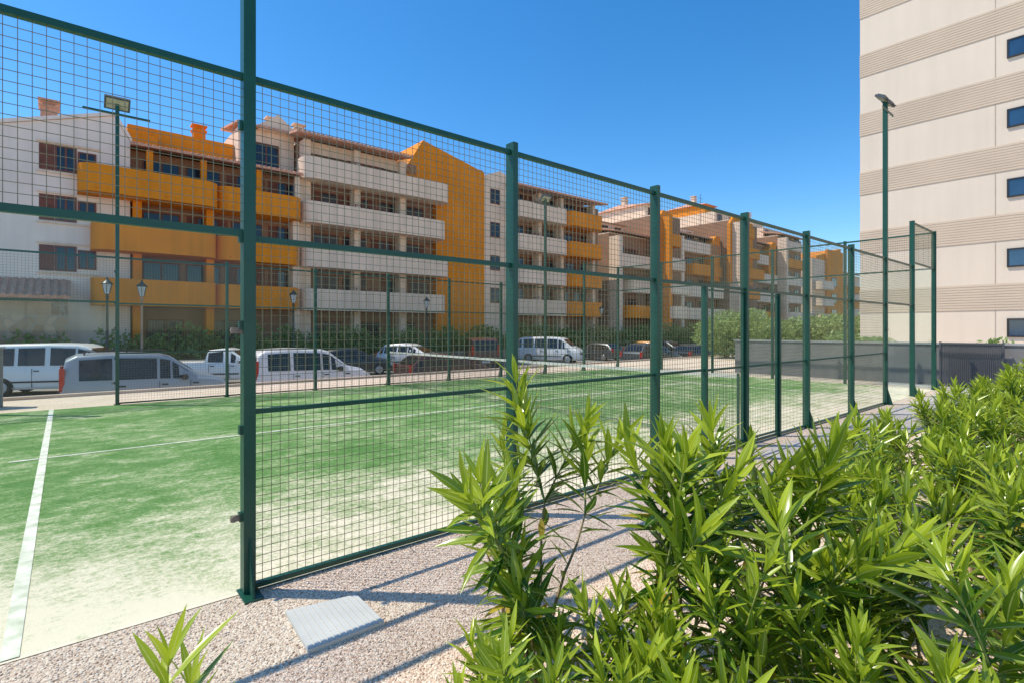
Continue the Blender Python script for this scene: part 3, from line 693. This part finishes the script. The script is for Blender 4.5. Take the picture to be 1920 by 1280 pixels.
        for dx in s['doors']: 
            mb=MB(fr); a,b=sorted((y-sg*.03,y)); mb.box(dx-.006,dx+.006,a,b,.32,st[3][2]-.05); mesh(mb,'door_seam',[m_plastic],C)
            mb=MB(fr); a,b=sorted((y-sg*.03,y+sg*.01)); mb.box(dx+.06,dx+.22,a,b,st[3][2]-.16,st[3][2]-.12); mesh(mb,'door_handle',[m_plastic],C)
        mb=MB(fr); a,b=sorted((sg*(Wd),sg*(Wd+.03))); mb.box(1.2 if kind!='pickup' else 2.2,L-1.1-.3,a,b,.50,.56); mesh(mb,'door_trim',[m_plastic],C)
    mb=MB(fr); mb.box(-.075,-.061,-.26,.26,zb-.0,zb+.11); mesh(mb,'number_plate',[m_plate],C)
    if rails:
        for sg in(1,-1):
            mb=MB(fr)
            mb.box(.5,2.5,sg*.62-.015,sg*.62+.015,1.87,1.90)
            for x in(.52,1.5,2.46): mb.box(x-.02,x+.02,sg*.62-.014,sg*.62+.014,1.78,1.87)
            mesh(mb,'roof_rail',[m_plastic],C)
    return C
ad=math.atan2(D.y,D.x); an=math.atan2(N.y,N.x)
build_car('van',cs,'silver grey compact van with black roof rails parked by kerb',1.2,16.7,ad,'van',True,'parked_van')
build_car('van',cw,'white compact van with black bumper parked by the kerb',6.3,17.0,ad,'van',False,'parked_van')
build_car('wagon',cr,'dark maroon estate car parked by the kerb',12.6,17.2,ad)
build_car('suv',cg,'dark grey off-road car parked by the kerb',28.6,17.2,ad)
build_car('wagon',cb,'black car parked by the kerb',34.2,17.2,ad)
build_car('minibus',cw,'white passenger van parked across the street by hedge',-.9,24.6,ad-.35,'van',False,'parked_van')
build_car('pickup',cw,'white pickup parked beside the hedge',4.8,24.2,ad-.5,'pickup')
build_car('hatch',cb,'black hatchback parked nose-in beside the hedge',11.9,25.4,ad-.4)
build_car('suv',cw,'white off-road car parked nose-in beside the hedge',15.9,25.9,an+math.pi+.6)
build_car('minibus',cr,'dark red people carrier parked beside the stone wall',21.0,25.8,an-.5,'van',False,'parked_van')
build_car('minibus',cw,'white passenger van parked beside the stone wall',27.8,25.8,an+math.pi+.5,'van',False,'parked_van')
build_car('wagon',cg,'dark grey car parked near a white van',33.3,25.9,an)
build_car('hatch',co,'amber hatchback parked far along the hedge',39.5,26,an)
build_car('hatch',cg,'grey hatchback parked far along the hedge',44.0,26,an+math.pi)

# ---------------------------------------------------------------- foliage
def leafquad(mb,p,size,asp=.35,up=.3):
    d=Vector((RU(-1,1),RU(-1,1),RU(-.6,1)+up)).normalized(); w=d.cross(Vector((RU(-1,1),RU(-1,1),RU(-1,1)))).normalized()*size*asp
    l=size*RU(.7,1.3); b=len(mb.v)
    mb.v+=[p,p+d*l*.5+w,p+d*l,p+d*l*.5-w]; t=R()*.9; mb.t+=[t]*4
    mb.f.append([b,b+1,b+2,b+3]); mb.m.append(0)
def clump(mb,c,rx,ry,rz,n,size,asp=.35):
    for _ in range(n):
        while True:
            q=Vector((RU(-1,1),RU(-1,1),RU(-1,1)))
            if .35<q.length<1: break
        leafquad(mb,Vector((c.x+q.x*rx,c.y+q.y*ry,c.z+q.z*rz)),size,asp)
random.seed(5)
def hedge(u0,u1,v,ztop,name,label,dens=1,sz=.22,th=.8):
    mb=MB(); u=u0
    while u<u1:
        h=ztop+RU(-.6,.35); c=W(u,v+RU(-.2,.3),(h-1)/2); r=RU(.7,1.2)
        clump(mb,c,r,th,(h+1)/2,int(300*dens),sz,.3); 
        clump(mb,W(u+RU(-.4,.4),v-.3,RU(0,1)*ztop),.6,.4,.6,int(90*dens),sz,.3)
        u+=.7
    mesh(mb,name,[m_bush],origin=W((u0+u1)/2,v),label=label,cat='hedge')
hedge(-9,1.5,29.9,1.0,'hedge','low green hedge in front of a pale house',.7)
hedge(1.5,20,30.2,1.5,'hedge','dense green oleander hedge above a low stone wall')
hedge(20,44,30.2,1.7,'hedge','dense green oleander hedge above a low stone wall',.8,.26)
hedge(44,110,30.3,1.9,'hedge','distant green shrub hedge in front of flats',.5,.4)
def shrub(u,v,h,r,label,n=1600,sz=.17,mt=None):
    mb=MB(); o=W(u,v,0 if v<12.3 else -1)
    for i in range(14):
        a=RU(0,6.28); q=RU(0,.65)*r; c=o+Vector((math.cos(a)*q,math.sin(a)*q,RU(.25,.8)*h)); clump(mb,c,r*.45,r*.45,h*.27,n//14,sz,.25)
    P=thing('shrub',o,label,'shrub')
    mesh(mb,'leaves',[mt or m_bush2],P,origin=o)
    mb=MB()
    for i in range(6):
        a=RU(0,6.28); mb.tube(o,o+Vector((math.cos(a)*r*.5,math.sin(a)*r*.5,h*.7)),.04,.015,5)
    mesh(mb,'stem',[m_stem],P,origin=o)
shrub(26.8,11.2,2.5,2.1,'large rounded oleander bush with pale flowers',7000,.17)
shrub(30.5,10.2,2.1,1.6,'rounded green oleander bush beyond the court',4000,.2)
shrub(34,9.5,2.3,1.8,'rounded green oleander bush beyond the court',4000,.22)
shrub(38,9,2.4,2.0,'rounded green oleander bush beyond the court',4000,.22)
shrub(19.5,3.2,1.5,.9,'small green shrub behind the low grey wall',900,.16)
shrub(20.5,-.4,1.2,.8,'small green shrub behind the low grey wall',900,.16)
shrub(46,9.4,2.6,2.4,'rounded green bush near distant palms',2600,.3)
shrub(52,8.5,2.6,2.6,'rounded green bush near distant palms',2600,.3)
def palm(u,v,h,r,label,nf=26):
    o=W(u,v,0); P=thing('palm_tree',o,label,'palm tree')
    mb=MB(); prof=[]
    for i in range(14):
        t=i/13; prof.append((.20-.06*t+(.02 if i%2 else 0),h*t))
    mb.lathe(o,prof,10); mesh(mb,'trunk',[m_trunk],P,origin=o)
    mb=MB()
    for i in range(nf):
        a=RU(0,6.28); el=RU(-.2,1.2); d=Vector((math.cos(a),math.sin(a),0)); L=r*RU(.8,1.1); p=o+Vector((0,0,h)); vx=math.cos(el); vz=math.sin(el); sd=Vector((-d.y,d.x,0))
        for k in range(12):
            q=p+ (d*vx+Vector((0,0,vz)))*(L/12); vz-=.16
            wl=L*.28*math.sin(math.pi*(k+1.2)/13.5)+.05
            for s in(1,-1):
                for jj in range(2):
                    bq=p.lerp(q,jj/2); b=len(mb.v); tip=bq+sd*s*wl+d*wl*.4+Vector((0,0,-wl*.45))
                    mb.v+=[bq,bq+(q-p)*.35,tip]; t=R()*.85; mb.t+=[t]*3; mb.f.append([b,b+1,b+2]); mb.m.append(0)
            p=q
    mesh(mb,'crown',[m_bush],P,origin=o)
palm(42.5,3.2,3.4,1.9,'short palm tree beyond the low grey wall'); palm(48,4.2,3.6,2.2,'palm tree near the distant apartments'); palm(58,8,4.2,2.4,'palm tree near the distant apartments'); palm(24.5,3.6,1.0,1.3,'young palm tree in a bed near the tower',20)
palm(26.5,1.2,.6,1.1,'young palm tree in a bed near the tower',18)

# oleander generator -------------------------------------------------
def lanceolate(mb,uvs,p,d,up,L,wd,curl,tint):
    side=d.cross(up)
    if side.length<.01: side=d.orthogonal()
    side.normalize(); nrm=side.cross(d).normalized(); b=len(mb.v); K=7
    prof=[.12,.55,.88,1.0,.93,.70,.36,.0]
    sway=side*RU(-.12,.12)*L
    for k in range(K+1):
        t=k/K; c=p+d*(L*t)-nrm*(curl*L*t*t)+sway*t*t; w=wd*.5*prof[k]
        mb.v+=[c-side*w+nrm*w*.35,c.copy(),c+side*w+nrm*w*.35]; uvs+=[(1,t),(0,t),(1,t)]; mb.t+=[tint]*3
    for k in range(K):
        a=b+k*3
        mb.f+=[[a,a+1,a+4,a+3],[a+1,a+2,a+5,a+4]]; mb.m+=[0,0]
def oleander(seed,H=1.1,spread=.5,ns=7,leafL=.15,dirs=None,forks=(2,3),gap=.044,wr=(.14,.185),base=.62):
    random.seed(seed); lm=MB(I); uvs=[]; sm=MB(I)
    for s in range(ns):
        if dirs: a,tilt,h=dirs[s]
        else: a=s*2*math.pi/ns+RU(-.4,.4); tilt=RU(.1,spread); h=H*RU(.65,1.05)
        d0=Vector((math.cos(a)*math.sin(tilt),math.sin(a)*math.sin(tilt),math.cos(tilt)))
        p=Vector((RU(-.06,.06),RU(-.06,.06),0)); d=d0.copy(); K=6; seg=h*base/K/ max(.5,d0.z)**.5
        pts=[p.copy()]
        for k in range(K):
            d=(d+Vector((RU(-.14,.14),RU(-.14,.14),RU(0,.10)))).normalized(); p=p+d*seg; pts.append(p.copy())
        for k in range(K): sm.tube(pts[k],pts[k+1],.010-.001*k,.009-.001*k,6,mi=0,cap=False)
        nf=random.randint(*forks)
        for k in (1,2,3,4,5):
            for j in range(2 if k<3 else 4):
                o=d.orthogonal().normalized(); o.rotate(Matrix.Rotation(RU(0,6.28),3,d)); c=pts[k].lerp(pts[k+1],R())
                ld=(o+d*RU(-.2,.8)).normalized(); LL=leafL*RU(.7,1.05); lanceolate(lm,uvs,c,ld,d,LL,LL*RU(*wr),RU(.0,.35),.99 if R()<.06 else RU(.0,.45))
        for f in range(nf):
            fa=RU(0,6.28); o=d.orthogonal().normalized(); o.rotate(Matrix.Rotation(fa,3,d))
            dd=(d+o*RU(.3,.7)+Vector((0,0,.2))).normalized() if nf>1 else d.copy()
            q=p.copy(); ln=h*RU(.26,.48); KK=6; fp=[q.copy()]
            for k in range(KK):
                dd=(dd+Vector((RU(-.08,.08),RU(-.08,.08),.05))).normalized(); q=q+dd*(ln/KK); fp.append(q.copy())
            for k in range(KK): sm.tube(fp[k],fp[k+1],.0052-.0005*k,.0048-.0005*k,5,mi=1,cap=False)
            nw=max(5,int(ln/gap)+1); ph=RU(0,6)
            for w in range(nw):
                t=(w/(nw-1)); x=t**.85*KK*.999; k=int(x); c=fp[k].lerp(fp[min(k+1,KK)],x-k)
                ax=(fp[min(k+1,KK)]-fp[k]).normalized()
                o1=ax.orthogonal().normalized()
                for j in range(3 if t<.93 else 4):
                    if R()<.15*(1-t): continue
                    an_=ph+w*1.05+j*2.094*(1 if t<.93 else .75)+RU(-.3,.3)
                    o=o1.copy(); o.rotate(Matrix.Rotation(an_,3,ax))
                    op=math.radians(76-40*t+RU(-15,15)) if t<.93 else math.radians(RU(8,30))
                    ld=(ax*math.cos(op)+o*math.sin(op)).normalized()
                    LL=leafL*RU(.7,1.2)*(1 if t<.85 else .82)
                    tint=.05+.65*t+RU(-.3,.3)
                    if t<.25 and R()<.03: tint=.99
                    lanceolate(lm,uvs,c,ld,ax,LL,LL*RU(*wr),RU(-.12,.26),tint if tint==.99 else min(.9,max(0,tint)))
    me=[]
    for mbx,nm,mt,uvv in((lm,'leaves',[m_leaf],uvs),(sm,'stem',[m_stem,m_twig],None)):
        ob=mesh(mbx,nm,mt,uvs=uvv,smooth=180,origin=Vector((0,0,0))); me.append(ob)
    return me
def plant(parts,loc,rot,scale,label,first=False):
    P=thing('oleander_plant',loc,label,'plant','oleander plants in the gravel bed',rot); P.scale=(scale,)*3
    for o in parts:
        k=o if first else o.copy()
        if not first: COL.objects.link(k)
        k.parent=P
LAB='bright green oleander plant with narrow leaves in gravel'
hero=oleander(11,1.25,.5,7,.215,dirs=[(3.1,.40,.90),(2.8,.62,.70),(1.2,.20,1.24),(.25,.42,1.20),(-.1,.85,1.02),(3.3,.50,.98),(4.1,.45,.62)],forks=(2,3))
plant(hero,Vector((.10,2.15,0)),0,1.0,'tall oleander plant with arching leafy stems beside the fence',True)
hero2=oleander(12,1.15,.5,6,.215,dirs=[(2.0,.35,1.0),(.5,.5,1.08),(-.6,.6,.92),(1.4,.2,1.14),(.0,.8,.98),(.9,.35,1.17)],forks=(2,3))
plant(hero2,Vector((.74,2.1,0)),0,1.0,LAB,True)
young=oleander(13,.95,.2,2,.16,dirs=[(1.5,.06,.95),(3,.1,.8)],forks=(1,2))
plant(young,Vector((-.02,2.7,0)),0,1.0,'slender young oleander plant with few leaves in gravel',True)
vars_=[oleander(30+i,RU(.95,1.1),.75,6,.22) for i in range(6)]
spots=[]
random.seed(99)
for (x,y,sc) in [(.30,1.38,.60),(-.10,1.40,.56),(.12,1.72,.62),(.46,1.80,.72),(.74,1.50,.70),(1.18,1.48,.76),(1.62,1.45,.78),(2.05,1.55,.80),(1.12,2.12,.80),(1.62,2.15,.84),(2.15,2.05,.82),(1.35,2.85,.78),(1.85,2.8,.82),(2.4,2.6,.82),(2.9,2.4,.82),(2.65,1.5,.78),(3.3,2.0,.84)]:
    spots.append((Vector((x,y,0)),sc))
u=3.4
while u<14.5:
    for v in (-2.05,-2.6,-3.15,-3.75,-4.3):
        p=W(u+RU(-.2,.2),v+RU(-.15,.15)); 
        if p.y<1.6 or R()<.1 : continue
        if any((p-q).length<.46 for q,_ in spots): continue
        spots.append((p,RU(.66,.86)+(.14 if u>6.0 and v<-2.2 else 0)))
    u+=.6
used=set()
for i,(p,sc) in enumerate(spots):
    k=i%6; plant(vars_[k],p,RU(0,6.28),sc,LAB,first=(k not in used)); used.add(k)
tuft=oleander(77,.85,.15,2,.18,dirs=[(0,.05,.80),(2,.12,.76)],forks=(1,1))
plant(tuft,Vector((-.80,1.17,0)),0,.94,'small oleander shoots at the gravel edge',True)
plant(tuft,Vector((-1.24,1.18,0)),2,.88,'small oleander shoots at the gravel edge')

# ---------------------------------------------------------------- light, sky, camera
el=math.radians(60); Sx,Sy=-.985,.06
az=math.atan2(Sx,Sy)
Sv=Vector((math.sin(az)*math.cos(el),math.cos(az)*math.cos(el),math.sin(el)))
sl=bpy.data.lights.new('sun','SUN'); sl.energy=4.7; sl.angle=math.radians(.5); sl.color=(1,.935,.82)
so=bpy.data.objects.new('sun',sl); COL.objects.link(so); so.rotation_mode='QUATERNION'; so.rotation_quaternion=(-Sv).to_track_quat('-Z','Y'); so.location=(0,0,50)
w=bpy.data.worlds.new('World'); scene.world=w; w.use_nodes=True; nt=w.node_tree; nt.nodes.clear()
o=nt.nodes.new('ShaderNodeOutputWorld'); bg=nt.nodes.new('ShaderNodeBackground'); sk=nt.nodes.new('ShaderNodeTexSky')
sk.sky_type='NISHITA'; sk.sun_disc=False; sk.sun_elevation=el; sk.sun_rotation=az%(2*math.pi); sk.air_density=.9; sk.dust_density=.25; sk.ozone_density=2.2
hs=nt.nodes.new('ShaderNodeHueSaturation'); hs.inputs['Saturation'].default_value=1.36; hs.inputs['Value'].default_value=1.42; hs.inputs['Hue'].default_value=.498
nt.links.new(sk.outputs[0],hs.inputs['Color']); nt.links.new(hs.outputs[0],bg.inputs[0]); nt.links.new(bg.outputs[0],o.inputs[0]); bg.inputs[1].default_value=.15
cam=bpy.data.cameras.new('camera'); co_=bpy.data.objects.new('camera',cam); COL.objects.link(co_)
co_.location=(0,0,1.525); co_.rotation_euler=(math.radians(90),0,0); cam.sensor_width=36; cam.lens=18.375; cam.shift_y=-.01146; cam.clip_end=6000; cam.clip_start=.05
scene.camera=co_
scene.view_settings.view_transform='Standard'; scene.view_settings.look='None'; scene.view_settings.exposure=0
